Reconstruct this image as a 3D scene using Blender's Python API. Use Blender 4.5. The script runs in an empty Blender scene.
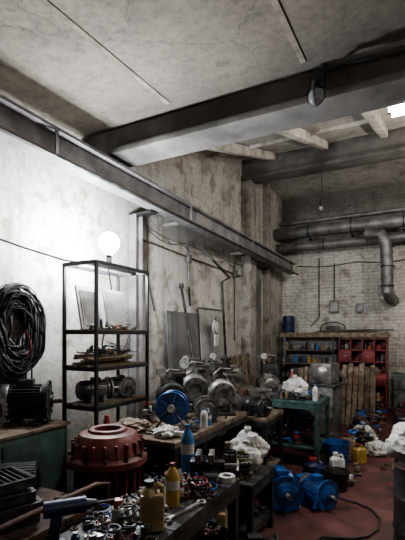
import bpy, bmesh, math, random
from mathutils import Vector, Matrix, Euler, noise
rnd = random.Random(11)
scene = bpy.context.scene

# ------------------------------------------------------------ materials
def mat(name, c1, c2=None, rough=.6, metal=0., scale=6., bump=.1, trans=0.):
    m = bpy.data.materials.new(name); m.use_nodes = True
    nt = m.node_tree; n = nt.nodes; l = nt.links
    p = n['Principled BSDF']
    p.inputs['Roughness'].default_value = rough
    p.inputs['Metallic'].default_value = metal
    p.inputs['Transmission Weight'].default_value = trans
    if c2 is None: c2 = tuple(x*.55 for x in c1)
    tc = n.new('ShaderNodeTexCoord')
    nz = n.new('ShaderNodeTexNoise'); nz.inputs['Scale'].default_value = scale
    nz.inputs['Detail'].default_value = 8; nz.inputs['Roughness'].default_value = .65
    l.new(tc.outputs['Object'], nz.inputs['Vector'])
    cr = n.new('ShaderNodeValToRGB')
    cr.color_ramp.elements[0].position = .38; cr.color_ramp.elements[0].color = (*c2, 1)
    cr.color_ramp.elements[1].position = .62; cr.color_ramp.elements[1].color = (*c1, 1)
    l.new(nz.outputs['Fac'], cr.inputs['Fac'])
    l.new(cr.outputs['Color'], p.inputs['Base Color'])
    if bump:
        b = n.new('ShaderNodeBump'); b.inputs['Strength'].default_value = bump; b.inputs['Distance'].default_value = .02
        l.new(nz.outputs['Fac'], b.inputs['Height']); l.new(b.outputs['Normal'], p.inputs['Normal'])
    return m

def emis(name, col, s):
    m = bpy.data.materials.new(name); m.use_nodes = True
    p = m.node_tree.nodes['Principled BSDF']
    p.inputs['Base Color'].default_value = (*col, 1)
    p.inputs['Emission Color'].default_value = (*col, 1)
    p.inputs['Emission Strength'].default_value = s
    return m

def wall_mat(name, base, stain, brick=False, soot_z=None, dark_y=None, peel=.5, grime=.7, smudge=.55):
    m = bpy.data.materials.new(name); m.use_nodes = True
    nt = m.node_tree; n = nt.nodes; l = nt.links; p = n['Principled BSDF']
    p.inputs['Roughness'].default_value = .9
    g = n.new('ShaderNodeNewGeometry')
    def noi(s, d=10, r=.6, vec=None):
        z = n.new('ShaderNodeTexNoise'); z.inputs['Scale'].default_value = s
        z.inputs['Detail'].default_value = d; z.inputs['Roughness'].default_value = r
        l.new(vec or g.outputs['Position'], z.inputs['Vector']); return z
    def ramp(src, a, b, ca=(0, 0, 0, 1), cb=(1, 1, 1, 1)):
        r = n.new('ShaderNodeValToRGB'); r.color_ramp.elements[0].position = a; r.color_ramp.elements[1].position = b
        r.color_ramp.elements[0].color = ca; r.color_ramp.elements[1].color = cb
        l.new(src, r.inputs['Fac']); return r
    def mul(src, k):
        q = n.new('ShaderNodeMath'); q.operation = 'MULTIPLY'; q.inputs[1].default_value = k; l.new(src, q.inputs[0]); return q.outputs[0]
    def mrange(src, a, b_, c, d):
        q = n.new('ShaderNodeMapRange')
        for i, v in enumerate((a, b_, c, d)): q.inputs[i+1].default_value = v
        l.new(src, q.inputs[0]); return q.outputs[0]
    def mix(f, a, b, blend='MIX'):
        x = n.new('ShaderNodeMix'); x.data_type = 'RGBA'; x.blend_type = blend
        for s, v in ((x.inputs[0], f), (x.inputs[6], a), (x.inputs[7], b)):
            if hasattr(v, 'links'): l.new(v, s)
            elif isinstance(v, tuple): s.default_value = (*v[:3], 1)
            else: s.default_value = v
        return x.outputs[2]
    n1 = noi(1.1); n2 = noi(4.5, 12, .7); n3 = noi(18); n4 = noi(.9, 12, .72)
    mp = n.new('ShaderNodeMapping'); mp.inputs['Scale'].default_value = (5, 5, .45); mp.inputs['Location'].default_value = (3, 1, 5)
    l.new(g.outputs['Position'], mp.inputs[0]); n5 = noi(1.4, 8, .6, mp.outputs[0])
    col = mix(ramp(n1.outputs['Fac'], .35, .65).outputs['Color'], tuple(x*.72 for x in base), base)
    col = mix(mul(ramp(n2.outputs['Fac'], peel, peel+.04).outputs['Color'], .8), col, stain)
    col = mix(mul(ramp(n4.outputs['Fac'], .5, .62).outputs['Color'], smudge), col, tuple(x*.75 for x in stain))
    col = mix(mul(ramp(n5.outputs['Fac'], .53, .7).outputs['Color'], smudge*.8), col, tuple(x*.7 for x in stain))
    v = n.new('ShaderNodeTexVoronoi'); v.feature = 'DISTANCE_TO_EDGE'; v.inputs['Scale'].default_value = 1.3
    mx = n.new('ShaderNodeMixRGB'); mx.blend_type = 'ADD'; mx.inputs[0].default_value = .35
    l.new(g.outputs['Position'], mx.inputs[1]); l.new(n2.outputs['Color'], mx.inputs[2]); l.new(mx.outputs[0], v.inputs['Vector'])
    col = mix(mul(ramp(v.outputs['Distance'], .0, .012, (1, 1, 1, 1), (0, 0, 0, 1)).outputs['Color'], .55), col, tuple(x*.35 for x in stain))
    fine = ramp(n3.outputs['Fac'], .3, .7, (.66, .66, .66, 1), (1.08, 1.08, 1.08, 1)).outputs['Color']
    col = mix(1., col, fine, 'MULTIPLY')
    sep = n.new('ShaderNodeSeparateXYZ'); l.new(g.outputs['Position'], sep.inputs[0])
    ml = n.new('ShaderNodeMath'); ml.operation = 'MULTIPLY_ADD'; ml.inputs[1].default_value = 1.1
    l.new(n4.outputs['Fac'], ml.inputs[0]); l.new(sep.outputs['Z'], ml.inputs[2])
    col = mix(mrange(ml.outputs[0], .9, 2.3, grime, 0), col, tuple(x*.45 for x in stain))
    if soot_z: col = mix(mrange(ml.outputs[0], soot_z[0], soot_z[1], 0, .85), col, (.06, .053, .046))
    if dark_y:
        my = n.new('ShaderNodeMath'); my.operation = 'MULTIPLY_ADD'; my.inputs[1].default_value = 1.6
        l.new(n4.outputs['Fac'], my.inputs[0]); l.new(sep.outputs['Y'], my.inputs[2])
        col = mix(mrange(my.outputs[0], dark_y[0], dark_y[1], 0, .8), col, (.055, .047, .04))  # blends to dark brown as Y increases, edge broken by noise
    bmp = n.new('ShaderNodeBump'); bmp.inputs['Strength'].default_value = .6; bmp.inputs['Distance'].default_value = .03
    if brick:
        br = n.new('ShaderNodeTexBrick'); br.inputs['Scale'].default_value = 1.
        br.inputs['Brick Width'].default_value = .25; br.inputs['Row Height'].default_value = .077
        br.inputs['Mortar Size'].default_value = .008
        br.inputs['Color1'].default_value = (1, 1, 1, 1); br.inputs['Color2'].default_value = (.82, .81, .79, 1); br.inputs['Mortar'].default_value = (.5, .49, .46, 1)
        cb = n.new('ShaderNodeCombineXYZ')
        ad = n.new('ShaderNodeMath'); l.new(sep.outputs['X'], ad.inputs[0]); l.new(sep.outputs['Y'], ad.inputs[1])
        l.new(ad.outputs[0], cb.inputs[0]); l.new(sep.outputs['Z'], cb.inputs[1]); l.new(cb.outputs[0], br.inputs['Vector'])
        col = mix(brick, col, br.outputs['Color'], 'MULTIPLY')
    l.new(n2.outputs['Fac'], bmp.inputs['Height']); l.new(bmp.outputs['Normal'], p.inputs['Normal'])
    l.new(col, p.inputs['Base Color'])
    return m

M = dict(
 steel=mat('dark_steel', (.085, .083, .08), (.025, .024, .022), .45, .6),
 grey=mat('grey_metal', (.2, .195, .185), (.07, .065, .06), .45, .4),
 alu=mat('cast_aluminium', (.36, .345, .32), (.11, .1, .09), .4, .6, 9),
 rust=mat('rusty_iron', (.11, .055, .035), (.035, .025, .02), .7, .4),
 black=mat('black_rubber', (.025, .025, .026), (.012, .012, .012), .45),
 frame=mat('black_paint', (.03, .03, .033), (.02, .02, .02), .5, .3),
 red=mat('red_paint', (.33, .035, .03), (.13, .02, .02), .5),
 redcast=mat('red_primer_casting', (.19, .05, .04), (.07, .024, .02), .45, .1, 10, .3),
 cabred=mat('cabinet_red', (.25, .03, .026), (.11, .018, .018), .5),
 blue=mat('blue_paint', (.02, .11, .36), (.012, .04, .11), .4, .1),
 bluel=mat('light_blue_plastic', (.05, .2, .42), (.03, .11, .24), .35, 0, 4, .0),
 navy=mat('navy_plastic', (.015, .03, .09), (.01, .016, .04), .4),
 green=mat('green_paint', (.04, .075, .062), (.02, .032, .028), .5),
 teal=mat('teal_enamel', (.06, .12, .115), (.02, .038, .038), .5),
 white=mat('white_plastic', (.6, .59, .56), (.3, .29, .27), .45, 0, 7, .05),
 bag=mat('white_sack', (.6, .585, .555), (.32, .31, .29), .5, 0, 5, .3),
 rag=mat('dirty_rag', (.26, .2, .15), (.08, .065, .05), .9, 0, 10, .3),
 yellow=mat('yellow_plastic', (.45, .3, .05), (.2, .14, .04), .4),
 oil=mat('oily_canister', (.36, .28, .14), (.15, .11, .06), .35, 0, 6, .0),
 orange=mat('orange_plastic', (.5, .11, .03), (.22, .05, .03), .4),
 wood=mat('weathered_wood', (.16, .115, .075), (.06, .045, .032), .85, 0, 12, .3),
 woodl=mat('pale_wood', (.3, .235, .165), (.1, .08, .055), .85, 0, 12, .3),
 card=mat('cardboard', (.26, .18, .11), (.12, .085, .05), .9),
 sheet=mat('sheet_metal', (.2, .197, .19), (.12, .117, .11), .5, .3, 2.5),
 pane=mat('grey_panel', (.36, .35, .33), (.2, .195, .185), .6, 0, 3),
 rail=mat('rail_paint', (.28, .265, .262), (.13, .12, .12), .6, .1, 3),
 beam=mat('beam_concrete_grime', (.13, .12, .11), (.055, .05, .045), .9, 0, 2.2, .4),
 duct=mat('duct_zinc', (.25, .243, .235), (.09, .087, .083), .5, .4, 3),
 glass=mat('clear_plastic', (.7, .75, .75), (.6, .65, .65), .1, 0, 3, 0, trans=.8),
 dial=mat('dial_face', (.45, .45, .42), (.25, .25, .23), .3, 0, 9, 0),
)
OCC = []
class B:
    def __init__(s): s.bm = bmesh.new(); s.mats = []; s.T = Matrix()
    def mi(s, m):
        m = M[m] if isinstance(m, str) else m
        if m not in s.mats: s.mats.append(m)
        return s.mats.index(m)
    def fin(s, vs, m):
        i = s.mi(m)
        for f in {f for v in vs for f in v.link_faces}: f.material_index = i; f.smooth = True
    def box(s, c, sz, m, rot=(0, 0, 0), bev=0):
        X = s.T @ Matrix.Translation(c) @ Euler(rot).to_matrix().to_4x4() @ Matrix.Diagonal((*sz, 1))
        vs = bmesh.ops.create_cube(s.bm, size=1, matrix=X)['verts']; s.fin(vs, m)
        if bev:
            es = list({e for v in vs for e in v.link_edges})
            bmesh.ops.bevel(s.bm, geom=es, offset=bev, segments=2, affect='EDGES', profile=.6)
    def cyl(s, p, q, r, m, r2=None, seg=18):
        p = Vector(p); q = Vector(q); d = q-p
        X = s.T @ Matrix.Translation((p+q)/2) @ d.to_track_quat('Z', 'Y').to_matrix().to_4x4()
        vs = bmesh.ops.create_cone(s.bm, cap_ends=True, segments=seg, radius1=r, radius2=r if r2 is None else r2, depth=d.length, matrix=X)['verts']
        s.fin(vs, m)
    def lathe(s, prof, m, c=(0, 0, 0), rot=(0, 0, 0), seg=24):
        X = s.T @ Matrix.Translation(c) @ Euler(rot).to_matrix().to_4x4()
        rings = []
        for r, z in prof:
            rings.append([s.bm.verts.new(X @ Vector((r*math.cos(2*math.pi*k/seg), r*math.sin(2*math.pi*k/seg), z))) for k in range(seg)] if r > 1e-5 else [s.bm.verts.new(X @ Vector((0, 0, z)))])
        i = s.mi(m)
        for a, b in zip(rings, rings[1:]):
            for k in range(seg):
                k2 = (k+1) % seg
                q = [a[k % len(a)], a[k2 % len(a)], b[k2 % len(b)], b[k % len(b)]]
                u = []
                for v in q:
                    if v not in u: u.append(v)
                if len(u) > 2:
                    f = s.bm.faces.new(u); f.material_index = i; f.smooth = True
    def tube(s, pts, r, m, seg=8):
        pts = [Vector(p) for p in pts]; i = s.mi(m); rings = []
        closed = (pts[0]-pts[-1]).length < 1e-4
        if closed: pts = pts[:-1]
        N = len(pts); up = None
        for k, p in enumerate(pts):
            if closed: t = pts[(k+1) % N]-pts[k-1]
            else: t = pts[min(k+1, N-1)]-pts[max(k-1, 0)]
            t.normalize()
            if up is None: up = t.orthogonal().normalized()
            up = (up - t*up.dot(t)).normalized(); w = t.cross(up)
            rings.append([s.bm.verts.new(s.T @ (p+(up*math.cos(2*math.pi*j/seg)+w*math.sin(2*math.pi*j/seg))*r)) for j in range(seg)])
        prs = list(zip(rings, rings[1:]))
        if closed: prs.append((rings[-1], rings[0]))
        for a, b in prs:
            for j in range(seg):
                f = s.bm.faces.new((a[j], a[(j+1) % seg], b[(j+1) % seg], b[j])); f.material_index = i; f.smooth = True
        if not closed:
            for rg in (rings[0], rings[-1]):
                f = s.bm.faces.new(rg); f.material_index = i
    def ring(s, c, R_, r, m, rot=(0, 0, 0), n=24, seg=8, a0=0, a1=2*math.pi):
        X = Matrix.Translation(c) @ Euler(rot).to_matrix().to_4x4()
        s.tube([X @ Vector((R_*math.cos(a0+(a1-a0)*k/n), R_*math.sin(a0+(a1-a0)*k/n), 0)) for k in range(n+1)], r, m, seg)
    def ball(s, c, r, m, sc=(1, 1, 1), sub=2, crumple=0, freq=4, flat=None, seed=0):
        vs = bmesh.ops.create_icosphere(s.bm, subdivisions=sub, radius=1)['verts']
        for v in vs:
            p = v.co.copy()
            if crumple:
                q = p*freq+Vector((seed*3.1, seed, 0))
                p = p*(1+crumple*(noise.noise(q)+.35*(.5-abs(noise.noise(q*2.1))*2)+.12*noise.noise(q*4)))
            p = Vector((p.x*r*sc[0], p.y*r*sc[1], p.z*r*sc[2]))
            if flat is not None and p.z < flat: p.z = flat+(p.z-flat)*.03
            v.co = s.T @ (p+Vector(c))
        s.fin(vs, m)
    def obj(s, name, loc=(0, 0, 0), rz=0, rot=None):
        bmesh.ops.recalc_face_normals(s.bm, faces=s.bm.faces)
        me = bpy.data.meshes.new(name); s.bm.to_mesh(me); s.bm.free()
        for m in s.mats: me.materials.append(m)
        me.set_sharp_from_angle(angle=.6)
        o = bpy.data.objects.new(name, me); scene.collection.objects.link(o)
        o.location = loc; o.rotation_euler = rot if rot else (0, 0, rz)
        X = Matrix.Translation(loc) @ Euler(o.rotation_euler).to_matrix().to_4x4()
        cs = [X @ v.co for v in me.vertices]
        OCC.append((min(c.x for c in cs), max(c.x for c in cs), min(c.y for c in cs), max(c.y for c in cs), min(c.z for c in cs), max(c.z for c in cs)))
        return o

def gridmesh(name, verts, faces, m):
    me = bpy.data.meshes.new(name); me.from_pydata(verts, [], faces); me.materials.append(m)
    o = bpy.data.objects.new(name, me); scene.collection.objects.link(o); return o

# ------------------------------------------------------------ room shell
XL, XR, YB, YF = -3., 4., 9.9, -3.
m_wl = wall_mat('whitewashed_plaster', (.6, .57, .52), (.25, .205, .16), peel=.55, smudge=.5)
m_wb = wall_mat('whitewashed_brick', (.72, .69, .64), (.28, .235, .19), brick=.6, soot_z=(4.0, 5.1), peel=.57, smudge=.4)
b = B(); b.box((XL-.15, (YB+YF)/2, 2.6), (.3, YB-YF+.6, 5.2), m_wl); b.obj('wall_left')
b = B(); b.box(((XL+XR)/2, YB+.15, 2.6), (XR-XL, .3, 5.2), m_wb); b.obj('wall_back')
b = B(); b.box((XR+.15, (YB+YF)/2, 2.6), (.3, YB-YF+.6, 5.2), m_wl); b.obj('wall_right')
b = B(); b.box(((XL+XR)/2, YF-.15, 2.6), (XR-XL, .3, 5.2), m_wl); b.obj('wall_front')

def roof(y):
    if y < 3.09: return 3.58-.05*(3.09-y)
    if y < 7.25: return 3.58+.317*(y-3.09)
    return 3.58+.317*4.16
m_ce = wall_mat('dark_ceiling_plaster', (.25, .215, .175), (.115, .095, .076), peel=.6, smudge=.4, dark_y=(2.8, 4.1))  # brown plaster, colour gets darker along Y towards the first beam
m_c2 = wall_mat('roof_slab_plaster', (.55, .515, .46), (.25, .22, .18), peel=.57, smudge=.45)
def slab(name, ys, m_):
    vs = []; fs = []
    for y in ys:
        z = roof(y)
        vs += [(XL, y, z), (XR, y, z), (XR, y, z+.2), (XL, y, z+.2)]
    for k in range(len(ys)-1):
        a = 4*k; c = a+4
        for j in range(4): fs.append((a+j, a+(j+1) % 4, c+(j+1) % 4, c+j))
    e = 4*(len(ys)-1)
    fs += [(0, 1, 2, 3), (e, e+1, e+2, e+3)]
    gridmesh(name, vs, fs, m_)
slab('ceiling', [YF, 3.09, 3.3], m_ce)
slab('ceiling', [3.3, 7.25, 7.4, YB], m_c2)

m = bpy.data.materials.new('worn_red_floor_paint'); m.use_nodes = True
nt = m.node_tree; n = nt.nodes; l = nt.links; p = n['Principled BSDF']
g = n.new('ShaderNodeNewGeometry')
a = n.new('ShaderNodeTexNoise'); a.inputs['Scale'].default_value = 2.3; a.inputs['Detail'].default_value = 12; a.inputs['Roughness'].default_value = .75
l.new(g.outputs['Position'], a.inputs['Vector'])
r = n.new('ShaderNodeValToRGB'); e = r.color_ramp.elements
e[0].position = .36; e[0].color = (.022, .016, .014, 1); e[1].position = .54; e[1].color = (.085, .027, .024, 1)
x = e.new(.68); x.color = (.12, .055, .048, 1)
l.new(a.outputs['Fac'], r.inputs['Fac']); l.new(r.outputs['Color'], p.inputs['Base Color'])
r2 = n.new('ShaderNodeMapRange'); r2.inputs[3].default_value = .25; r2.inputs[4].default_value = .8; l.new(a.outputs['Fac'], r2.inputs[0]); l.new(r2.outputs[0], p.inputs['Roughness'])
bp = n.new('ShaderNodeBump'); bp.inputs['Strength'].default_value = .2; l.new(a.outputs['Fac'], bp.inputs['Height']); l.new(bp.outputs['Normal'], p.inputs['Normal'])
b = B(); b.box(((XL+XR)/2, (YB+YF)/2, -.1), (XR-XL+.6, YB-YF+.6, .2), m); b.obj('floor')

# beams
b = B()
b.box((.5, 3.25, 3.47), (6.98, .2, .22), 'beam'); b.box((.5, 3.25, 3.345), (6.98, .34, .06), 'beam', bev=.01)
b.obj('ceiling_beam')
b = B()
b.box((.5, 7.42, 4.72), (6.98, .24, .34), 'beam'); b.box((.5, 7.42, 4.54), (6.98, .36, .06), 'beam', bev=.01)
b.obj('ceiling_beam')
ribm = mat('whitewashed_rib', (.55, .515, .46), (.26, .23, .19), .9, 0, 3)
b = B(); sl = math.atan(.317)
x = -2.35
while x < 3.9:
    y0, y1 = 3.45, 7.2; yc = (y0+y1)/2
    b.box((x, yc, roof(yc)-.075), (.11, (y1-y0)/math.cos(sl), .13), ribm, rot=(sl, 0, 0), bev=.02)
    x += .92
for yy in (4.6, 5.9): b.box((.5, yy, roof(yy)-.03), (6.9, .07, .05), ribm, rot=(sl, 0, 0))
b.obj('ceiling_rib_grid')
seam = mat('mortar_seam', (.22, .19, .155), (.13, .11, .09), .95, 0, 8)
b = B()
for sx in (-1.9, -.75, .7, 2.1):
    yc = (-2.9+3.0)/2
    b.box((sx, yc, roof(yc)-.002), (.04, 5.9, .01), seam, rot=(math.atan(.05), 0, 0))
b.box((.5, 1.2, roof(1.2)-.002), (6.9, .04, .01), seam); b.obj('ceiling_seam')

# crane rail (I-beam)
b = B(); y0, y1 = -2.5, 9.6; L = y1-y0; yc = (y0+y1)/2
b.box((-2.65, yc, 3.255), (.16, L, .025), 'rail'); b.box((-2.65, yc, 3.035), (.16, L, .03), 'rail')
b.box((-2.65, yc, 3.145), (.02, L, .21), 'rail')
b.box((-2.65, yc, 3.28), (.05, L, .03), 'steel')
b.cyl((-2.52, y0, 3.0), (-2.52, y1, 3.0), .018, 'steel')
y = -2.
while y < 9.6:
    if y < 1 or y > 3.5: b.box((-2.86, y, 3.04), (.27, .05, .04), 'rail')
    b.box((-2.575, y, 3.145), (.01, .03, .2), 'rail')
    y += 2.2
b.obj('crane_rail')
for yy in (3.9, 7.95):
    b = B(); b.box((0, 0, 1.5), (.012, .12, 2.98), 'rail')
    for s in (-1, 1): b.box((0, s*.06, 1.5), (.1, .01, 2.98), 'rail')
    b.box((.1, 0, 2.985), (.3, .14, .012), 'steel'); b.box((0, 0, .01), (.18, .2, .02), 'steel'); b.obj('steel_column', (-2.92, yy, 0))
pil = wall_mat('pilaster_plaster', (.42, .39, .35), (.19, .16, .13), peel=.52)
for i, (y, w, d, z) in enumerate(((7.42, .3, .2, 4.5), (8.6, .18, .12, 4.85))):
    b = B(); b.box((XL+d/2, y, z/2), (d, w, z), pil, bev=.01); b.obj('trim_%d' % (i+1))

b = B()
b.tube([(-2.96, 5.2, 2.95), (-2.96, 5.2, 2.5), (-2.96, 5.25, 2.02)], .016, 'steel')
b.tube([(-2.96, 5.6, 2.95), (-2.8, 5.65, 2.75), (-2.8, 6.3, 2.55), (-2.96, 6.35, 2.5), (-2.96, 6.5, 1.2)], .02, 'steel')
b.tube([(-2.97, 4.1, 2.75), (-2.97, 5.5, 2.72), (-2.97, 7.2, 2.7)], .01, 'rust')
b.tube([(-2.97, 4.2, 2.95), (-2.97, 4.2, 2.3), (-2.97, 4.35, 1.9)], .008, 'black')
b.tube([(-2.97, 6.9, 2.95), (-2.97, 6.9, 1.5)], .012, 'steel')
for y in (5.2, 6.9): b.box((-2.95, y, 2.7), (.05, .09, .12), 'grey', bev=.004)
b.obj('conduit_pipes')
b = B()
for k in range(2):
    pts = [(-2.93, 4.2+3.0*t/16, 2.9-.03*k-(.04+.04*k)*abs(math.sin(math.pi*t/16*(3+k % 2)))) for t in range(17)]
    b.tube(pts, .005, 'black', 6)
b.obj('sagging_cables')
b = B()
pts = [(-2.6+2.6*t/18, 9.86, 3.25-.06*abs(math.sin(math.pi*t/18*2))) for t in range(19)]
b.tube(pts, .009, 'black', 6)
b.tube([(-2.1, 9.87, 3.4), (-2.1, 9.87, 2.0), (-2.3, 9.87, 1.8)], .012, 'steel')
b.obj('cable_run')
b = B()
b.tube([(-2.95, .9, 2.55), (-2.94, 1.4, 2.44), (-2.92, 1.9, 2.38), (-2.85, 2.3, 2.31), (-2.7, 2.6, 2.24), (-2.52, 2.8, 2.22)], .009, 'black')
b.tube([(-2.52, 2.95, 2.22), (-2.6, 3.1, 2.0), (-2.9, 3.3, 1.5), (-2.93, 3.6, 1.3), (-2.93, 3.8, 1.6)], .007, 'black'); b.obj('lamp_cable')
b = B()
b.tube([(-2.9, 4.4, 3.34), (-2.85, 4.9, 3.36), (-2.92, 5.5, 3.33), (-2.9, 6.3, 3.4)], .035, 'rust'); b.tube([(-2.8, 4.6, 3.32), (-2.82, 5.4, 3.33)], .04, 'steel'); b.obj('old_pipe')

b = B()
b.cyl((-2.98, 9.3, 3.92), (3.9, 9.3, 3.92), .13, 'duct', seg=20)
b.cyl((-2.98, 9.45, 3.62), (3.9, 9.45, 3.62), .1, 'duct', seg=20)
b.cyl((-2.98, 9.7, 4.25), (3.9, 9.7, 4.25), .05, 'duct')
for x in (-2.2, -1.3, -.3, .8, 2.): b.ring((x, 9.3, 3.92), .14, .014, 'steel', rot=(0, math.pi/2, 0)); b.ring((x+.3, 9.45, 3.62), .108, .012, 'steel', rot=(0, math.pi/2, 0)); b.box((x, 9.6, 3.76), (.04, .6, .04), 'steel')
b.tube([(-1.0, 9.2, 3.7), (-.72, 9.15, 3.65), (-.62, 9.2, 3.45), (-.6, 9.25, 3.0), (-.6, 9.3, 2.5), (-.56, 9.5, 2.38), (-.52, 9.85, 2.34)], .12, 'duct', seg=16)
for z in (2.6, 3.0, 3.4): b.ring((-.6, 9.25, z), .13, .012, 'steel')
b.obj('ventilation_duct')

# lamps
lm = emis('led_white', (.88, .94, 1.), 900)
lm2 = emis('led_ceiling', (1., .97, .93), 420)
warm = emis('fill_bulb_front', (1., .92, .82), 200)
warm2 = emis('fill_bulb_back', (1., .96, .9), 950)
def bulb(name, loc, em, r=.06, up=False, cord=.3):
    b = B(); s = 1 if up else -1
    b.cyl((0, 0, 0), (0, 0, s*.07), .025, 'frame'); b.cyl((0, 0, s*.07), (0, 0, s*.1), .035, 'white')
    zc = .1+r*.95
    b.lathe([(r*math.sin(math.pi*k/12) if 0 < k < 12 else 0, s*(zc-r*math.cos(math.pi*k/12))) for k in range(1, 13)], em)
    if not up: b.tube([(0, 0, 0), (0.005, 0, cord/2), (0, 0, cord)], .006, 'black'); b.cyl((0, 0, cord-.02), (0, 0, cord), .04, 'frame')
    else: b.box((0, 0, -.01), (.1, .06, .02), 'frame')
    return b.obj(name, loc)
bulb('led_lamp', (-2.45, 2.88, 2.235), lm, .09, True)
bulb('added_fill_bulb', (1.2, .3, roof(.3)-.5), warm, .06, cord=.5)  # added fill bulb out of frame, brightens foreground ceiling and benches
bulb('added_fill_bulb', (.9, 6.6, roof(6.6)-.9), warm2, .06, cord=.88)  # added fill bulb out of frame, lifts the dim back of the aisle
b = B(); b.box((0, 0, 0), (.9, .1, .05), 'white', bev=.01); b.cyl((-.42, 0, -.055), (.42, 0, -.055), .03, lm2)
b.cyl((-.3, 0, .02), (-.3, 0, .3), .006, 'frame'); b.cyl((.3, 0, .02), (.3, 0, .3), .006, 'frame'); b.obj('fluorescent_lamp', (.22, 3.62, 3.42))
b = B(); b.box((0, 0, .02), (.08, .05, .12), 'frame'); b.tube([(0, 0, 0), (0, -.07, -.03), (0, -.1, -.08)], .012, 'frame')
b.cyl((0, -.1, -.06), (0, -.1, -.12), .03, 'frame'); b.ball((0, -.1, -.17), .055, 'glass', (1, 1, 1.2))
b.ring((0, -.1, -.17), .062, .004, 'frame', rot=(math.pi/2, 0, 0)); b.ring((0, -.1, -.17), .062, .004, 'frame', rot=(0, math.pi/2, 0))
b.tube([(0, 0, .05), (.2, 0, .07), (.5, 0, .04), (.9, 0, .06)], .008, 'black'); b.obj('caged_lamp', (-.66, 3.1, 3.47))
b = B(); b.tube([(0, 0, 0), (.02, 0, -.4), (0, 0, -.6)], .006, 'black'); b.cyl((0, 0, -.6), (0, 0, -.7), .025, 'frame'); b.ball((0, 0, -.74), .04, 'glass'); b.obj('hanging_socket', (-1.5, 7.2, 4.5))

# ------------------------------------------------------------ furniture
def table(name, x0, x1, y0, y1, h, top='wood', frame='frame', shelf=None, rz=0, th=.04, rim='steel'):
    b = B(); w = x1-x0; d = y1-y0; cx = (x0+x1)/2; cy = (y0+y1)/2
    k = 4
    for i in range(k): b.box((0, -d/2+d*(i+.5)/k, h-th/2), (w, d/k-.004, th), top, bev=.004)
    for sx in (-1, 1):
        b.box((sx*(w/2-.015), 0, h-th-.025), (.03, d, .05), rim)
        for sy in (-1, 1): b.box((sx*(w/2-.03), sy*(d/2-.03), (h-th)/2), (.045, .045, h-th), frame)
    for sy in (-1, 1): b.box((0, sy*(d/2-.015), h-th-.025), (w-.06, .03, .05), rim)
    if shelf is not None:
        b.box((0, 0, shelf-.01), (w-.04, d-.04, .02), top)
        for sx in (-1, 1): b.box((sx*(w/2-.03), 0, shelf-.035), (.03, d-.1, .03), frame)
    return b.obj(name, (cx, cy, 0), rz)

table('metal_workbench', -1.28, -.89, .75, 2.15, .8, 'steel', 'frame', .3)
table('steel_frame_bench', -2.3, -1.5, .7, 1.7, .72, 'rust', 'rust', .34)
table('wooden_workbench', -2.2, -1.5, 2.45, 3.8, .85, 'wood', 'frame', .3)
table('wall_workbench', -2.9, -2.3, 4.05, 6.25, .8, 'wood', 'steel', .3)
table('green_work_table', -2.0, -1.05, 4.95, 5.6, .8, 'teal', 'green', .25, rim='teal')
table('low_stand', -1.98, -1.47, 1.76, 2.26, .3, 'wood', 'wood')
table('steel_parts_stand', -1.46, -1.08, 2.84, 3.36, .5, 'steel', 'frame', .15)
table('machine_stand', -1.98, -1.38, 4.02, 4.62, .75, 'wood', 'frame', .2)

b = B(); w, d, h = .7, .35, 2.2
for sx in (0, d):
    for sy in (0, w):
        b.box((sx, sy, h/2), (.026, .026, h), 'frame', bev=.003)
for z in (.5, 1.0, 1.32, 1.62, 2.19):
    for sx in (0, d): b.box((sx, w/2, z), (.025, w, .03), 'frame')
    for sy in (0, w): b.box((d/2, sy, z), (d, .025, .03), 'frame')
    if z < 2:
        for k in range(5): b.box((d*(k+.5)/5, w/2, z+.02), (d/5-.012, w+.02, .012), 'wood')
b.box((.2, w/2, 2.2), (.06, w, .02), 'frame')
b.obj('metal_shelf_rack', (-2.65, 2.55, 0))

b = B(); b.box((0, 0, .45), (.5, 1.15, .9), 'green', bev=.01)
for sy in (-.29, .29): b.box((.255, sy, .45), (.015, .55, .82), 'green', bev=.005); b.cyl((.27, sy*.2, .5), (.27, sy*.2, .6), .008, 'alu')
b.box((0, 0, .91), (.54, 1.2, .02), 'wood'); b.obj('storage_cabinet', (-2.7, 1.8, 0))

def motor(b, r=.1, L=.26, body='grey', flange=True, feet=True, box=True):
    z = r*1.3 if feet else r*1.25
    b.cyl((-L/2, 0, z), (L/2, 0, z), r*.88, body, seg=24)
    for k in range(28):
        a = 2*math.pi*k/28
        b.box((0, math.cos(a)*r*.93, z+math.sin(a)*r*.93), (L*.8, .006, r*.16), body, rot=(a-math.pi/2, 0, 0))
    b.lathe([(r*.9, 0), (r*1.02, .005), (r*1.02, .03), (r*.8, .05), (r*.35, .055), (r*.35, .07), (0, .07)], body, (L/2-.01, 0, z), (0, math.pi/2, 0))
    b.lathe([(r*1.0, 0), (r*1.05, .01), (r*1.05, .05), (r*.85, .075), (0, .08)], 'steel', (-L/2+.01, 0, z), (0, -math.pi/2, 0))
    b.cyl((L/2+.05, 0, z), (L/2+.13, 0, z), r*.16, 'alu')
    if flange:
        b.cyl((L/2+.02, 0, z), (L/2+.035, 0, z), r*1.25, body, seg=28)
        for k in range(6):
            a = 2*math.pi*k/6+.3; b.cyl((L/2+.03, math.cos(a)*r*1.1, z+math.sin(a)*r*1.1), (L/2+.045, math.cos(a)*r*1.1, z+math.sin(a)*r*1.1), r*.09, 'black', seg=8)
    if feet:
        for sx in (-1, 1):
            for sy in (-1, 1): b.box((sx*L*.32, sy*r*.85, .012), (.05, r*.6, .024), body); b.box((sx*L*.32, sy*r*.72, r*.35), (.03, .02, r*.7), body)
    if box: b.box((0, 0, z+r*1.12), (L*.4, r*.8, r*.4), body, bev=.006); b.cyl((0, r*.4, z+r*1.12), (0, r*.6, z+r*1.12), r*.12, 'black', seg=10)

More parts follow.
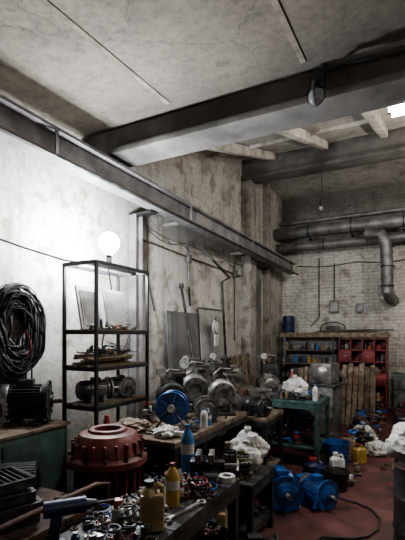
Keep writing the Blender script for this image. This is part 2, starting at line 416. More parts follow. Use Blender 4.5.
def emotor(loc, rz, r=.1, L=.26, body='grey', name='electric_motor', **k):
    b = B(); motor(b, r, L, body, **k); return b.obj(name, loc, rz)

def pump(loc, rz, s=1., body='grey', gauges=1):
    b = B(); b.T = Matrix.Scale(s, 4)
    b.box((0, 0, .015), (.3, .26, .03), 'steel', bev=.004)
    for sy in (-1, 1): b.box((0, sy*.08, .07), (.16, .03, .1), body, bev=.005)
    b.lathe([(0, -.09), (.1, -.09), (.13, -.07), (.15, -.03), (.15, .03), (.13, .06), (.1, .075), (.1, .1), (.12, .1), (.12, .12), (.06, .12), (.055, .1), (0, .1)], body, (0, 0, .22), (0, math.pi/2, 0), 30)
    for k in range(8):
        a = k*math.pi/4; b.cyl((.115, math.cos(a)*.1, .22+math.sin(a)*.1), (.135, math.cos(a)*.1, .22+math.sin(a)*.1), .011, 'steel', seg=6)
    b.cyl((0, .09, .3), (0, .09, .42), .045, body); b.cyl((0, .09, .41), (0, .09, .43), .075, body); b.cyl((0, .09, .43), (0, .09, .445), .07, 'steel')
    b.cyl((-.09, 0, .22), (-.22, 0, .22), .07, 'steel'); b.cyl((-.2, 0, .22), (-.22, 0, .22), .1, body)
    b.tube([(.02, -.08, .34), (.02, -.09, .42), (.0, -.02, .48), (.0, .09, .47)], .012, 'alu')
    for g_ in range(gauges):
        y = -.1+.13*g_; z = .42+.05*g_
        b.cyl((.03, y, .34), (.03, y, z), .009, 'alu'); b.cyl((.0, y, z+.045), (.04, y, z+.045), .05, 'steel', seg=24); b.cyl((.04, y, z+.045), (.043, y, z+.045), .043, 'dial', seg=24)
        b.box((.045, y+.008, z+.055), (.002, .004, .035), 'black', rot=(.7, 0, 0)); b.ring((.042, y, z+.045), .047, .004, 'alu', rot=(0, math.pi/2, 0))
    return b.obj('pump_unit', loc, rz)

def bottle(loc, h=.3, r=.042, m='bluel', cap='white', name='plastic_bottle'):
    b = B(); b.lathe([(0, 0), (r*.9, 0), (r, .01), (r, h*.3), (r*.93, h*.34), (r, h*.38), (r, h*.68), (r*.75, h*.8), (r*.33, h*.9), (r*.33, h*.94)], m)
    b.cyl((0, 0, h*.93), (0, 0, h), r*.38, cap); b.lathe([(r*1.01, h*.4), (r*1.012, h*.41), (r*1.012, h*.6), (r*1.01, h*.61)], 'white'); return b.obj(name, loc)

def spray(loc, m='white', cap='orange', h=.2, r=.033):
    b = B(); b.lathe([(0, 0), (r, 0), (r*1.04, .004), (r, .01), (r, h*.72), (r*.95, h*.76), (r*.5, h*.82)], m)
    b.lathe([(r*1.01, h*.25), (r*1.02, h*.26), (r*1.02, h*.5), (r*1.01, h*.51)], 'yellow'); b.cyl((0, 0, h*.8), (0, 0, h), r*.72, cap); return b.obj('spray_can', loc)

def jug(loc, m='oil', w=.16, d=.1, h=.26, rz=0, cap='red'):
    b = B(); b.box((0, 0, h*.38), (w, d, h*.76), m, bev=.018)
    b.lathe([(w*.4, h*.72), (w*.28, h*.82), (w*.16, h*.86), (w*.16, h*.93)], m, (-w*.12, 0, 0)); b.cyl((-w*.12, 0, h*.9), (-w*.12, 0, h), w*.2, cap)
    b.tube([(w*.08, 0, h*.84), (w*.25, 0, h*.92), (w*.4, 0, h*.86), (w*.42, 0, h*.68)], .012, m); return b.obj('plastic_canister', loc, rz)

def bucket(loc, m='grey', r=.14, h=.25):
    b = B(); b.lathe([(0, 0), (r*.78, 0), (r*.8, .005), (r, h), (r*1.05, h), (r*1.05, h-.012), (r*1.0, h-.012)], m)
    b.lathe([(r*.98, h-.005), (r*.78, .015), (0, .015)], m); b.ring((0, 0, h*.96), r*1.02, .005, 'steel', rot=(.5, 0, 0), a0=0, a1=math.pi); return b.obj('bucket', loc, rnd.random()*3)

def bag(loc, s=(.2, .18, .16), m='bag', seed=1, rz=0, name='white_sack', knot=True, c=.3):
    b = B(); b.ball((0, 0, s[2]*.9), 1, m, s, sub=5, crumple=c, freq=1.7, flat=-s[2]*.88, seed=seed)
    if knot: b.lathe([(s[0]*.3, -.03), (s[0]*.12, .01), (s[0]*.22, .05), (s[0]*.15, .07)], m, (0, 0, s[2]*1.75), seg=9)
    return b.obj(name, loc, rz)

def rag(loc, s=(.2, .15, .05), m='rag', seed=1, rz=0):
    b = B(); b.ball((0, 0, s[2]*.8), 1, m, s, sub=5, crumple=.45, freq=2.2, flat=-s[2]*.78, seed=seed); return b.obj('crumpled_rag', loc, rz)

def tyre(b, c, R_, w, rot=(0, 0, 0), rim=False):
    X = b.T.copy(); b.T = X @ Matrix.Translation(c) @ Euler(rot).to_matrix().to_4x4()
    b.lathe([(R_*.62, -w*.3), (R_*.66, -w*.5), (R_*.9, -w*.48), (R_, -w*.36), (R_, w*.36), (R_*.9, w*.48), (R_*.66, w*.5), (R_*.62, w*.3), (R_*.62, -w*.3)], 'black', seg=36)
    for k in range(26):
        a = 2*math.pi*k/26; b.box((math.cos(a)*R_*1.0, math.sin(a)*R_*1.0, 0), (R_*.1, R_*.11, w*.86), 'black', rot=(0, 0, a))
    if rim: b.lathe([(R_*.62, -w*.3), (R_*.5, -w*.1), (R_*.2, 0), (0, 0)], 'grey', seg=24)
    b.T = X

def gear(b, c, R_, w, rot=(0, 0, 0), m='steel', teeth=22):
    X = b.T.copy(); b.T = X @ Matrix.Translation(c) @ Euler(rot).to_matrix().to_4x4()
    b.lathe([(R_*.25, -w/2), (R_*.9, -w/2), (R_*.9, w/2), (R_*.75, w/2), (R_*.7, w*.2), (R_*.42, w*.2), (R_*.38, w*.6), (R_*.25, w*.6), (R_*.25, -w/2)], m, seg=28 if teeth > 14 else 14)
    for k in range(teeth):
        a = 2*math.pi*k/teeth; b.box((math.cos(a)*R_*.94, math.sin(a)*R_*.94, 0), (R_*.14, R_*.13, w), m, rot=(0, 0, a))
    b.T = X

DARK = ('steel', 'steel', 'grey', 'rust', 'black', 'alu', 'frame')
def piece(b, q, x, y, z, s, m):
    """one small workshop part whose lowest point is about z; returns height"""
    t = q.random(); c = Vector((x, y, z+s*.4))
    d = Vector((q.uniform(-1, 1), q.uniform(-1, 1), q.uniform(-.12, .12))).normalized()
    if t < .16: b.cyl(c-d*s, c+d*s, s*.36, m, seg=12); b.cyl(c+d*s*.8, c+d*s*1.02, s*.42, m, seg=6); return s*.75
    if t < .3: b.ring((x, y, z+s*.25), s*.75, s*.24, m, rot=(q.uniform(-.2, .2), q.uniform(-.2, .2), 0), n=14, seg=6); return s*.5
    if t < .38: gear(b, (x, y, z+s*.25), s, s*.4, (q.uniform(-.15, .15), q.uniform(-.15, .15), 0), m, 12); return s*.5
    if t < .5: b.box((x, y, z+s*.4), (s*1.4, s, s*.8), m, rot=(0, 0, q.random()*3), bev=s*.08); b.cyl((x, y, z+s*.8), (x, y, z+s*.95), s*.3, m, seg=10); return s*.9
    if t < .6: b.cyl(c-d*s*1.6-Vector((0, 0, s*.2)), c+d*s*1.6-Vector((0, 0, s*.2)), s*.13, m, seg=8); b.box(c+d*s*1.6, (s*.6, s*.5, s*.3), m, rot=(0, 0, q.random()*3), bev=s*.05); return s*.4
    if t < .72: b.lathe([(0, 0), (s*.7, 0), (s*.7, s*.12), (s*.4, s*.2), (s*.35, s*.9), (s*.55, s*.95), (s*.55, s*1.1), (s*.2, s*1.1), (s*.18, s*.9), (0, s*.9)], m, (x, y, z), seg=14); return s*1.0
    if t < .79: b.lathe([(0, 0), (s*.42, 0), (s*.42, s*1.3), (s*.25, s*1.5), (s*.25, s*1.7), (0, s*1.7)], q.choice(('white', 'oil', 'navy', 'red', 'bluel', 'card', 'steel')), (x, y, z), seg=14); return s*1.3
    if t < .84: b.cyl((x, y, z), (x, y, z+s*1.0), s*.55, q.choice(('alu', 'grey', 'red', 'yellow', 'white', 'rust')), seg=16); b.ring((x, y, z+s), s*.53, s*.05, 'alu', n=16, seg=6); return s*1.0
    if t < .92:
        b.tube([c+Vector((math.cos(a*.8)*s*1.1, math.sin(a*.8)*s*1.1, a*.004)) for a in range(14)], s*.1, q.choice(('black', 'black', 'blue', 'red')), 6); return s*.4
    motor_ = s*.6
    b.cyl(c-d*s*.9+Vector((0, 0, .2*s)), c+d*s*.9+Vector((0, 0, .2*s)), motor_, m, seg=16)
    for k in (-.5, 0, .5): 
        p = c+d*s*k+Vector((0, 0, .2*s)); b.cyl(p-d*s*.05, p+d*s*.05, motor_*1.15, m, seg=16)
    b.cyl(c+d*s*.9+Vector((0, 0, .2*s)), c+d*s*1.3+Vector((0, 0, .2*s)), motor_*.25, 'alu', seg=10)
    return s*1.2

def clutter(name, x0, x1, y0, y1, z, n_, seed, smin=.02, smax=.05, hmax=.2, ms=DARK, zclear=None):
    """heap of loose parts on a surface, kept out of the footprints already occupied above that surface"""
    q = random.Random(seed); b = B(); H = {}
    occ = [o for o in OCC if o[4] > z-.03 and o[4] < z+hmax and (o[1]-o[0]) < 1.2]
    cell = smax*1.3
    for i in range(n_):
        s = q.uniform(smin, smax) if q.random() < .8 else q.uniform(smin, smin*1.6)
        if x1-x0 < 3.4*s or y1-y0 < 3.4*s: continue
        x = q.uniform(x0+1.7*s, x1-1.7*s); y = q.uniform(y0+1.7*s, y1-1.7*s)
        if any(o[0]-s*1.2 < x < o[1]+s*1.2 and o[2]-s*1.2 < y < o[3]+s*1.2 for o in occ): continue
        k = (int(x/cell), int(y/cell)); h0 = H.get(k, 0)
        if h0+s > hmax: continue
        hh = piece(b, q, x, y, z+h0, s, q.choice(ms)); H[k] = h0+hh*.8
    if len(b.bm.verts): return b.obj(name)
    b.bm.free()

def pallet(loc, rot, w=.8, h=1.15, m='woodl', name='wooden_pallet', n=6):
    b = B(); q = random.Random(int(h*1000+w*77))
    for k in range(n): dh = q.uniform(-.06, .03); b.box((-w/2+w*(k+.5)/n, -.05, h/2+dh/2), (w/n*q.uniform(.6, .82), .018, h+dh), q.choice((m, 'wood', m)), rot=(0, q.uniform(-.02, .02), 0))
    for z in (.08, h/2, h-.08): b.box((0, 0, z), (w, .075, .09), 'wood')
    for k in range(3): b.box((-w/2+w*(k+.5)/3, .05, h/2), (w*.11, .018, h), m)
    return b.obj(name, loc, rot=rot)

def goods(name, x0, x1, y, z, hmax, seed, ms, dens=1.):
    q = random.Random(seed); b = B(); x = x0
    while x < x1-.04:
        w = q.uniform(.06, .13); hh = q.uniform(.35, .9)*hmax; m = q.choice(ms); cx = x+w/2
        if x+w > x1: break
        t = q.random()
        if t < .22: b.box((cx, y+q.uniform(-.08, 0), z+hh*.35), (w*.95, q.uniform(.12, .2), hh*.7), m, rot=(0, 0, q.uniform(-.1, .1)), bev=.006)
        elif t < .7: r_ = w*.45; b.lathe([(0, 0), (r_, 0), (r_, hh*.7), (r_*.45, hh*.82), (r_*.45, hh), (0, hh)], m, (cx, y-.06, z), seg=14)
        elif t < .9: r_ = w*.45; b.cyl((cx, y-.05, z), (cx, y-.05, z+hh*.6), r_, m); b.cyl((cx, y-.05, z+hh*.6), (cx, y-.05, z+hh*.63), r_*1.05, 'alu')
        else: b.ring((cx, y-.05, z+w*.14), w*.32, w*.12, m)
        x += w+q.uniform(.0, .015)/dens
    return b.obj(name)

# rack contents
b = B(); b.box((0, 0, .19), (.02, .28, .38), 'pane', bev=.004); b.box((.012, 0, .19), (.006, .24, .34), 'pane'); b.obj('metal_cover', (-2.5, 3.07, 1.648), rot=(0, -.2, 0))
b = B(); b.box((0, 0, .19), (.02, .25, .38), 'pane', bev=.004); b.box((.012, 0, .19), (.006, .2, .3), 'grey'); b.obj('metal_cover', (-2.52, 2.74, 1.648), rot=(0, -.2, 0))
b = B()
for k in range(7): b.box((-.1+.03*(k % 5), 0, .012+.022*(k//2)), (.05, .62, .018), 'woodl', rot=(0, 0, rnd.uniform(-.1, .1)))
b.obj('plank_stack', (-2.47, 2.9, 1.348))
emotor((-2.48, 2.74, 1.028), 1.2, .08, .18, 'grey'); emotor((-2.48, 3.08, 1.028), -.3, .075, .16, 'grey')
clutter('rack_spare_parts', -2.66, -2.3, 2.56, 3.24, 1.028, 90, 33, .02, .045, .25)
clutter('rack_spare_parts', -2.66, -2.3, 2.56, 3.24, .528, 90, 3, .03, .06, .35)
clutter('rack_fittings', -2.62, -2.33, 2.6, 3.2, 1.44, 60, 133, .02, .03, .14)
clutter('rack_fittings', -2.66, -2.3, 2.56, 3.24, 1.648, 60, 134, .02, .035, .16)

b = B(); q = random.Random(4)
for k in range(46):
    R_ = q.uniform(.13, .29); ph = q.random()*6; ox = q.uniform(-.05, .05); oz = q.uniform(-.08, .03)
    pts = [(.07+.045*math.sin(3*t/30*2*math.pi+ph)*.6+k*.001, ox+R_*.85*math.sin(2*math.pi*t/30)*(1+.09*math.sin(5*t/30*6.28+ph)), oz-.28+R_*1.25*math.cos(2*math.pi*t/30)) for t in range(30)]
    pts.append(pts[0]); b.tube(pts, q.uniform(.005, .012), q.choice(('black', 'black', 'frame', 'steel')), 6)
b.tube([(.16, .03, -.3), (.17, .06, -.36), (.17, .08, -.45), (.16, .05, -.5)], .006, 'red', 6)
for k in range(7):
    yy = -.14+.05*k; b.tube([(.08, yy, -.5), (.09, yy+.02*math.sin(k), -.75), (.06, yy+.05, -.9-.02*k)], .007, 'black', 6)
b.cyl((0, 0, .0), (.14, 0, .01), .012, 'steel'); b.box((.005, 0, 0), (.01, .08, .08), 'steel')
b.obj('cable_coil', (-2.995, 2.28, 1.94))

emotor((-2.68, 2.2, .92), .7, .13, .26, 'steel')
b = B(); gear(b, (0, 0, .15), .15, .06, (math.pi/2, 0, .4), 'grey', 26); b.box((0, 0, .015), (.2, .14, .03), 'steel'); b.obj('gear_wheel', (-2.66, 1.83, .92), .9)
clutter('cabinet_top_parts', -2.93, -2.44, 1.22, 2.4, .92, 420, 5, .025, .06, .4)

def track(loc, rz, R_=.26, w=.2, a0=.1, a1=2.6, tilt=0):
    b = B(); n = 26
    for k in range(n):
        a = a0+(a1-a0)*k/(n-1); c_, s_ = math.cos(a), math.sin(a)
        b.box((c_*R_, 0, s_*R_), (.02, w, R_*(a1-a0)/n*1.25), 'black', rot=(0, -a, 0))
        b.box((c_*(R_+.02), 0, s_*(R_+.02)), (.03, w*.98, .013), 'frame', rot=(0, -a, 0))
    return b.obj('ribbed_rubber_track', loc, rot=(tilt, 0, rz))
def grates(loc, rz, n=4, w=.42, d=.26):
    b = B(); q = random.Random(int(loc[1]*100)); zz = 0
    for i in range(n):
        b.T = Matrix.Translation((q.uniform(-.02, .02), q.uniform(-.02, .02), .025+i*.055)) @ Euler((q.uniform(-.05, .05), q.uniform(-.04, .04), q.uniform(-.15, .15))).to_matrix().to_4x4()
        for sy in (-1, 1): b.box((0, sy*d/2, 0), (w, .02, .04), 'steel')
        for sx in (-1, 1): b.box((sx*w/2, 0, 0), (.02, d, .04), 'steel')
        for k in range(15): b.box((-w/2+w*(k+.5)/15, 0, 0), (.009, d, .034), 'frame', rot=(0, .25, 0))
    b.T = Matrix(); return b.obj('iron_grate_stack', loc, rz)
track((-1.95, 1.5, .72), 2.3, .15, .26, .1, 3.0)
grates((-1.78, 1.2, .725), 1.3, 4); grates((-2.12, 1.05, .725), 1.5, 5, .4, .24)
track((-1.75, .9, .72), 1.9, .13, .26, .1, 3.0)
clutter('gear_scrap', -2.28, -1.7, .75, 1.68, .72, 500, 81, .025, .06, .2)
clutter('gear_scrap', -1.68, -1.52, .75, 1.68, .72, 120, 82, .015, .03, .07)
b = B(); tyre(b, (0, 0, .06), .2, .11); tyre(b, (.02, .01, .18), .19, .11, (.05, 0, .3)); b.obj('tyre_stack', (-1.75, 1.43, .34))
b = B(); tyre(b, (0, 0, .06), .2, .11); tyre(b, (.02, -.02, .18), .19, .11, (0, .05, .3)); b.obj('tyre_stack', (-1.75, .98, .34))
b = B(); b.tube([(-1.46, .72, .0), (-1.46, .72, .82), (-1.46, .8, .84), (-1.46, 1.62, .84), (-1.46, 1.7, .82), (-1.46, 1.7, 0)], .013, 'rust', 10); b.obj('guard_rail')

# red ribbed pump casing, upright on its flange
b = B()
b.lathe([(0, 0), (.21, 0), (.22, .01), (.22, .035), (.15, .05), (.145, .12), (.165, .44), (.19, .5), (.235, .52), (.24, .525), (.24, .56), (.23, .57), (.215, .58), (.2, .64), (.185, .68), (.17, .7), (.12, .71), (.115, .725), (.1, .73), (.08, .725), (.08, .66), (0, .65)], 'redcast', seg=40)
for k in range(20):
    a = 2*math.pi*k/20; b.box((math.cos(a)*.165, math.sin(a)*.165, .28), (.08, .012, .46), 'redcast', rot=(0, 0, a)); b.box((math.cos(a)*.2, math.sin(a)*.2, .615), (.04, .01, .09), 'redcast', rot=(0, 0, a))
for k in range(12):
    a = 2*math.pi*k/12+.13; b.cyl((math.cos(a)*.225, math.sin(a)*.225, .565), (math.cos(a)*.225, math.sin(a)*.225, .59), .012, 'steel', seg=6)
b.obj('red_pump_casing', (-1.71, 2.0, .3))

# front workbench items
T = .8
spray((-1.06, 1.3, T), h=.15, r=.026); jug((-.98, 1.42, T), 'oil', .1, .08, .2, .6, 'steel')
bottle((-1.03, 1.66, T), .2, .033, 'yellow', 'red'); bottle((-1.2, 2.1, T), .28, .038, 'bluel', 'bluel')
b = B(); b.lathe([(0, 0), (.03, 0), (.035, .08), (.031, .08), (.028, .01), (0, .01)], 'red'); b.obj('red_mug', (-1.15, 1.84, T))
b = B(); b.cyl((-.09, 0, .16), (.06, 0, .16), .03, 'navy'); b.cyl((.06, 0, .16), (.1, 0, .16), .02, 'steel', r2=.012); b.cyl((.1, 0, .16), (.17, 0, .16), .004, 'alu', seg=8)
b.box((-.05, 0, .09), (.04, .03, .14), 'navy', rot=(0, .15, 0), bev=.008); b.box((-.06, 0, .02), (.09, .055, .04), 'black', bev=.008); b.obj('power_drill', (-1.16, 1.14, T), .9)
b = B(); b.box((0, 0, .02), (.16, .12, .04), 'steel', bev=.006); b.box((-.03, 0, .08), (.07, .08, .1), 'steel', bev=.01); b.box((-.02, 0, .145), (.03, .13, .05), 'alu', bev=.005)
b.box((.06, 0, .1), (.12, .05, .05), 'steel', bev=.006); b.box((.05, 0, .145), (.03, .13, .05), 'alu', bev=.005); b.cyl((.1, 0, .1), (.2, 0, .1), .012, 'alu'); b.cyl((.19, -.09, .1), (.19, .09, .1), .006, 'alu', seg=8)
b.obj('bench_vise', (-1.04, 1.98, T), .4)
b = B(); b.box((0, 0, .008), (.22, .02, .012), 'alu', bev=.003); b.ring((.12, 0, .009), .018, .007, 'alu', n=14); b.ring((-.12, 0, .009), .016, .007, 'alu', a0=.6, a1=5.6, rot=(0, 0, math.pi)); b.obj('wrench', (-.94, 1.62, T), 1.4)
b = B(); b.cyl((0, 0, .015), (.24, 0, .015), .011, 'woodl', seg=10); b.box((.25, 0, .018), (.03, .1, .03), 'steel', bev=.006); b.obj('hammer', (-1.2, 1.42, T), 1.5)
b = B(); b.lathe([(.025, 0), (.045, 0), (.045, .03), (.025, .03), (.025, 0)], 'white'); b.obj('tape_roll', (-.94, 2.08, T))
clutter('bench_tools_and_parts', -1.12, -.87, .78, 2.17, T, 700, 12, .012, .034, .17)
clutter('bench_small_parts', -1.29, -1.12, 1.15, 2.0, T, 300, 112, .01, .022, .06)
clutter('bench_shelf_parts', -1.27, -.92, .8, 2.1, .3, 260, 15, .03, .06, .4)

# stand between benches
bag((-1.26, 3.2, .5), (.15, .13, .16), seed=2, rz=.4)
clutter('stand_parts', -1.45, -1.09, 2.85, 3.35, .5, 160, 18, .02, .05, .3)
clutter('stand_parts', -1.44, -1.1, 2.87, 3.33, .15, 120, 118, .03, .06, .28)
bucket((-1.24, 2.42, 0), 'black', .15, .3); clutter('bucket_scrap', -1.36, -1.12, 2.3, 2.54, .31, 40, 19, .02, .035, .1)
emotor((-.98, 2.62, 0), .5, .1, .24, 'steel')
jug((-1.3, 2.68, 0), 'oil', .16, .12, .45, .3, 'red')

# middle bench
T = .85
b = B()
for sy in (-1, 1):
    b.lathe([(.03, 0), (.13, 0), (.135, .006), (.13, .012), (.03, .012)], 'blue', (0, sy*.05, .16), (math.pi/2, 0, 0), 30)
    b.tube([(-.12, sy*.08, .008), (0, sy*.07, .17), (.12, sy*.08, .008)], .009, 'steel')
    for k in range(5):
        a = k*1.256; b.box((math.cos(a)*.07, sy*.06, .16+math.sin(a)*.07), (.07, .008, .015), 'bluel', rot=(0, -a, 0))
b.cyl((0, -.09, .16), (0, .09, .16), .03, 'white')
for k in range(7): b.ring((0, -.042+.014*k, .16), .09, .009, 'blue', rot=(math.pi/2, 0, 0))
b.obj('cable_reel', (-1.8, 2.9, T), .4)
rag((-2.0, 2.62, T), (.13, .12, .05), 'rag', 7); rag((-1.66, 2.6, T), (.1, .09, .04), 'bag', 9)
spray((-2.14, 2.49, T), 'red', 'red', .13, .025)
pump((-2.0, 3.62, T), -.9, 1.0, 'grey'); pump((-1.68, 3.6, T), -1.0, .9, 'alu', 0); pump((-2.02, 3.22, T), -.8, .9, 'steel')
emotor((-1.66, 3.2, T), -.9, .085, .18, 'grey')
bottle((-1.55, 2.98, T), .16, .03, 'white', 'blue'); bottle((-1.56, 3.07, T), .14, .028, 'bluel', 'white')
clutter('workbench_parts', -2.21, -1.49, 2.44, 3.81, T, 800, 23, .018, .045, .26)
clutter('workbench_shelf_parts', -2.16, -1.54, 2.5, 3.75, .3, 300, 24, .04, .08, .42)

T = .8
emotor((-2.6, 4.27, T), -.9, .13, .22, 'steel'); pump((-2.6, 4.68, T), -.8, 1.05, 'alu'); pump((-2.6, 5.08, T), -.7, 1., 'grey', 0); pump((-2.6, 5.48, T), -.9, 1.05, 'steel', 1)
emotor((-2.6, 5.92, T), -.6, .13, .24, 'alu')
clutter('wall_bench_parts', -2.89, -2.31, 4.06, 6.24, T, 450, 31, .025, .055, .3)
clutter('wall_bench_shelf_parts', -2.87, -2.33, 4.1, 6.2, .3, 220, 131, .05, .09, .4)

b = B(); b.box((0, 0, .55), (.015, .85, 1.1), 'sheet'); b.box((.012, 0, .55), (.01, .75, 1.0), 'sheet')
b.obj('metal_sheet', (-2.87, 5.0, .82), rot=(0, -.06, 0))
b = B(); b.box((0, 0, .6), (.015, .8, 1.2), 'pane'); b.box((0.01, 0, 1.19), (.03, .8, .02), 'grey'); b.obj('metal_sheet', (-2.87, 5.88, .82), rot=(0, -.06, 0))
b = B(); b.cyl((-2.36, 4.42, .85), (-2.9, 4.9, 2.25), .02, 'steel'); b.cyl((-2.9, 4.9, 2.25), (-2.905, 4.91, 2.3), .035, 'steel'); b.obj('steel_pole')
b = B(); b.lathe([(0, 0), (.1, .0), (.115, .01), (.115, .025), (.1, .035), (.05, .045), (0, .045)], 'white', (0, 0, 0), (0, math.pi/2, 0), 28)
b.lathe([(.1, .036), (.105, .045), (.112, .036)], 'grey', (0, 0, 0), (0, math.pi/2, 0), 28); b.cyl((0, 0, .11), (0.02, 0, .16), .01, 'steel')
b.box((.02, 0, -.2), (.03, .12, .18), 'white', bev=.01); b.obj('wall_fan', (-2.8, 5.75, 1.72))

bucket((-1.6, 4.44, .75), 'alu', .13, .24); emotor((-1.82, 4.2, .75), -1, .1, .18, 'grey'); emotor((-1.52, 4.14, .75), -.4, .08, .16, 'steel')
clutter('machine_stand_parts', -1.97, -1.39, 4.03, 4.61, .75, 240, 35, .02, .05, .28)
clutter('machine_stand_parts', -1.95, -1.41, 4.06, 4.58, .2, 160, 135, .04, .08, .42)

bag((-1.45, 5.36, .8), (.17, .14, .12), seed=5, rz=.3); emotor((-1.8, 5.28, .8), -.9, .11, .2, 'alu'); bottle((-1.13, 5.1, .8), .2, .035, 'white', 'blue')
clutter('green_table_parts', -1.98, -1.07, 4.97, 5.58, .8, 300, 36, .02, .045, .2)
b = B(); b.ball((0, 0, .2), 1, 'black', (.2, .08, .3), 4, .3, 2.4, seed=3); b.obj('black_tarp', (-1.75, 4.83, .3))
clutter('green_table_shelf_parts', -1.96, -1.09, 5.0, 5.55, .25, 260, 41, .04, .08, .42, ms=DARK+('blue', 'navy'))
b = B(); motor(b, .13, .28, 'blue'); b.box((-.22, 0, .17), (.14, .2, .24), 'blue', bev=.02); b.cyl((-.22, -.16, .16), (-.22, .16, .16), .09, 'blue'); b.cyl((-.22, -.2, .16), (-.22, .2, .16), .025, 'alu')
b.obj('blue_gear_motor', (-1.16, 3.8, 0), -1.)
b = B(); motor(b, .11, .22, 'blue'); b.box((-.18, 0, .14), (.1, .18, .2), 'blue', bev=.02); b.obj('blue_gear_motor', (-.86, 3.95, 0), -.6)
jug((-.83, 4.84, 0), 'white', .15, .11, .28, .5, 'white'); jug((-1.0, 4.5, 0), 'navy', .22, .15, .28, -.3); bucket((-.76, 4.45, 0), 'steel', .12, .2)
bucket((-.9, 5.25, 0), 'blue', .15, .3); jug((-.68, 5.5, 0), 'yellow', .16, .11, .24, .9); bag((-.52, 5.95, 0), (.14, .12, .1), seed=8); bag((-.78, 6.75, 0), (.16, .13, .12), 'bag', 9)
bag((-.25, 6.2, 0), (.13, .11, .08), 'red', 10, name='red_bag'); jug((-.85, 5.8, 0), 'oil', .18, .12, .28, .2)
b = B(); tyre(b, (0, 0, .09), .25, .16, rim=True); b.obj('wheel', (-1.3, 5.98, 0))
b = B(); b.box((0, 0, .4), (.42, .4, .8), 'grey', bev=.02); b.box((0, 0, .82), (.5, .46, .04), 'steel', bev=.005)
b.box((0, 0, 1.0), (.36, .34, .32), 'grey', bev=.03); b.lathe([(0, 0), (.12, 0), (.13, .02), (.1, .04), (.04, .05), (0, .05)], 'alu', (0, -.17, 1.0), (math.pi/2, 0, 0)); b.cyl((0, 0, 1.16), (0, 0, 1.24), .05, 'steel')
b.obj('compressor', (-1.35, 6.75, 0), -.2)
b = B(); b.box((0, 0, .35), (.7, .45, .7), 'wood', bev=.01); b.box((0, -.23, .35), (.6, .015, .28), 'woodl'); b.box((0, 0, .72), (.76, .5, .03), 'woodl'); b.obj('wooden_chest', (-2.1, 6.75, 0), -.1)
pump((-2.25, 6.75, .735), -1.2, 1.1, 'steel'); bottle((-1.85, 6.65, .735), .3, .05, 'red', 'white'); clutter('chest_top_parts', -2.4, -1.8, 6.55, 6.95, .735, 120, 43, .03, .06, .35)
pallet((-.98, 7.75, 0), (-.12, 0, -.25), .62, 1.08, 'woodl'); pallet((-1.75, 7.7, 0), (-.12, 0, -.1), .6, 1.0, 'woodl')
pallet((-2.75, 6.85, 0), (-.1, 0, math.pi/2), .75, 1.25, 'woodl'); pallet((-2.66, 8.3, 0), (-.1, 0, math.pi/2), .6, 1.2, 'woodl')
b = B(); b.box((0, 0, .4), (.5, .4, .8), 'green', bev=.01); b.box((0, -.205, .6), (.42, .015, .2), 'grey'); b.box((0, -.205, .3), (.42, .015, .3), 'grey'); b.obj('tool_cabinet', (-.25, 9.6, 0))

def shelfunit(name, x0, x1, y0, y1, h, levels, m, cols=1, back=True):
    b = B(); w = x1-x0
    for k in range(cols+1):
        x = x0+w*k/cols
        if back: b.box((x, (y0+y1)/2, h/2), (.025, y1-y0, h), m)
        else:
            for y in (y0, y1): b.box((x, y, h/2), (.035, .035, h), m)
    for k in range(levels+1):
        z = .06+(h-.06)*k/levels; b.box(((x0+x1)/2, (y0+y1)/2, z), (w, y1-y0, .025), m if back else 'wood')
    if back: b.box(((x0+x1)/2, y1, h/2), (w, .01, h), m)
    if back:
        for k in range(levels):
            for j in range(cols):
                if (k*3+j*2) % 4 == 0:
                    z = .06+(h-.06)*(k+.5)/levels; x = x0+w*(j+.5)/cols
                    b.box((x, y0-.008, z), (w/cols-.03, .015, (h-.06)/levels-.04), m, bev=.004); b.box((x, y0-.022, z), (.06, .012, .015), 'alu')
    b.obj(name)
shelfunit('storage_rack', -2.83, -1.68, 9.3, 9.75, 1.56, 5, 'frame', 1, False)
shelfunit('red_shelf_cabinet', -1.56, -.62, 9.35, 9.75, 1.52, 6, 'cabred', 4)
for k in range(5): goods('storage_jars', -2.78, -1.72, 9.46, .075+.3*k, .27, 60+k, ('bluel', 'white', 'card', 'green', 'steel', 'yellow', 'woodl', 'red', 'grey', 'blue'))
for k in range(6):
    for j in range(4):
        x0 = -1.56+.235*j
        if (k*3+j*2) % 4: goods('parts_bins', x0+.02, x0+.225, 9.5, .075+.2433*k, .2, 80+k*4+j, ('cabred', 'red', 'steel', 'red', 'card', 'black', 'orange', 'white', 'grey'))
b = B(); b.box((0, 0, .015), (2.3, .5, .03), 'woodl'); b.box((0, -.255, .03), (2.3, .02, .1), 'woodl'); b.obj('shelf_plank', (-1.72, 9.55, 1.575))
z = 1.605
b = B(); b.lathe([(0, 0), (.13, 0), (.14, .02), (.135, .14), (.14, .16), (.135, .28), (.14, .3), (.135, .42), (.1, .44), (0, .44)], 'navy', seg=28); b.cyl((.05, 0, .43), (.05, 0, .46), .025, 'white'); b.ring((0, 0, .15), .14, .008, 'blue'); b.ring((0, 0, .3), .14, .008, 'blue'); b.obj('blue_barrel', (-2.72, 9.5, z))
b = B()
for k in range(6): b.cyl((-1.0+.05*k, -.1+.04*k, .03+.012*k), (.2+.1*k, .0+.02*k, .05+.012*k), .018, rnd.choice(['steel', 'rust', 'grey']))
b.obj('pipe_bundle', (-1.2, 9.5, z))
b = B(); b.tube([(-.3, 0, 0), (-.25, 0, .22), (-.1, 0, .28), (.1, 0, .28), (.25, 0, .2), (.3, 0, 0)], .015, 'steel'); b.box((0, 0, .14), (.3, .1, .12), 'steel', bev=.02); b.obj('welding_jig', (-1.75, 9.68, z))
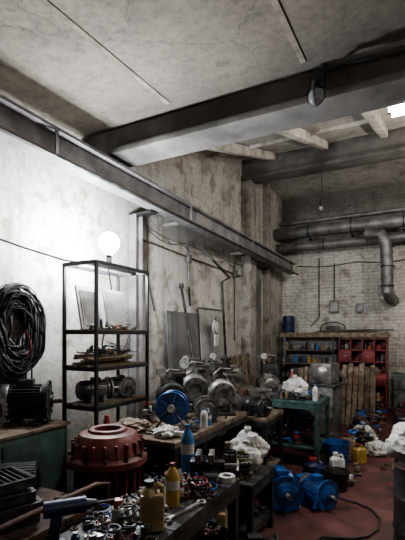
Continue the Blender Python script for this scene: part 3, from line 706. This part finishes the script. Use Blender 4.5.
b = B(); b.box((0, 0, 0), (.2, .08, .28), 'grey', bev=.01); b.box((0, -.045, 0), (.16, .01, .22), 'pane'); b.tube([(0, 0, .14), (0, .0, .5), (0, .02, 1.0)], .012, 'steel'); b.obj('electrical_box', (-1.75, 9.85, 2.25))
b = B(); b.box((0, 0, 0), (.14, .08, .2), 'grey', bev=.01); b.box((0, -.045, 0), (.1, .01, .14), 'grey'); b.obj('electrical_box', (-1.2, 9.86, 2.2))

b = B(); b.lathe([(0, 0), (.24, 0), (.25, .02), (.245, .2), (.255, .22), (.245, .24), (.245, .44), (.255, .46), (.245, .48), (.245, .66), (.25, .68), (.235, .68), (.23, .66), (0, .66)], 'steel', seg=36)
b.ring((0, 0, .675), .247, .012, 'rust', n=32); b.cyl((.12, 0, .65), (.12, 0, .68), .03, 'rust', seg=12); b.obj('oil_drum', (.07, 3.35, 0))
bag((.02, 3.33, .69), (.22, .18, .16), seed=14)
b = B()
pts = [Vector((-.7+.5*math.sin(t*.5)*.6+t*.03, 4.2-.12*t+.1*math.sin(t*.9), .012)) for t in range(18)]
b.tube(pts, .01, 'black'); b.obj('floor_hose')
MIX = DARK+('wood', 'blue', 'card', 'rust')
def floorclutter(name, x0, x1, y0, y1, n_, seed, smin, smax, hmax, ms=MIX):
    clutter(name, x0, x1, y0, y1, 0., n_, seed, smin, smax, hmax, ms)
floorclutter('floor_scrap', -1.05, -.55, 4.3, 6.6, 320, 201, .03, .08, .3)
floorclutter('floor_scrap', -1.1, -.5, 6.6, 9.2, 260, 202, .05, .1, .5)
floorclutter('back_floor_scrap', -2.5, -1.1, 8.2, 9.2, 360, 203, .06, .13, .9)
floorclutter('back_floor_scrap', -.55, .3, 8.2, 9.3, 120, 204, .05, .1, .35)
floorclutter('floor_litter', -.5, .3, 4.4, 8.0, 40, 205, .02, .05, .06)
floorclutter('wall_side_scrap', -2.3, -1.5, 5.7, 6.4, 260, 206, .06, .12, .8)
floorclutter('bench_side_scrap', -1.45, -.9, 2.2, 2.8, 90, 207, .03, .06, .25)

w = bpy.data.worlds.new('World'); scene.world = w; w.use_nodes = True
w.node_tree.nodes['Background'].inputs[0].default_value = (.02, .022, .025, 1)
cam = bpy.data.cameras.new('Camera'); co = bpy.data.objects.new('Camera', cam); scene.collection.objects.link(co)
co.location = (0, 0, 1.6); co.rotation_euler = (math.pi/2, 0, math.radians(27.7))
cam.sensor_fit = 'VERTICAL'; cam.sensor_height = 36; cam.lens = 27.67; cam.shift_y = 65/540
cam.clip_start = .05
scene.camera = co
scene.view_settings.view_transform = 'AgX'
scene.view_settings.look = 'AgX - Medium High Contrast'
scene.view_settings.exposure = .05
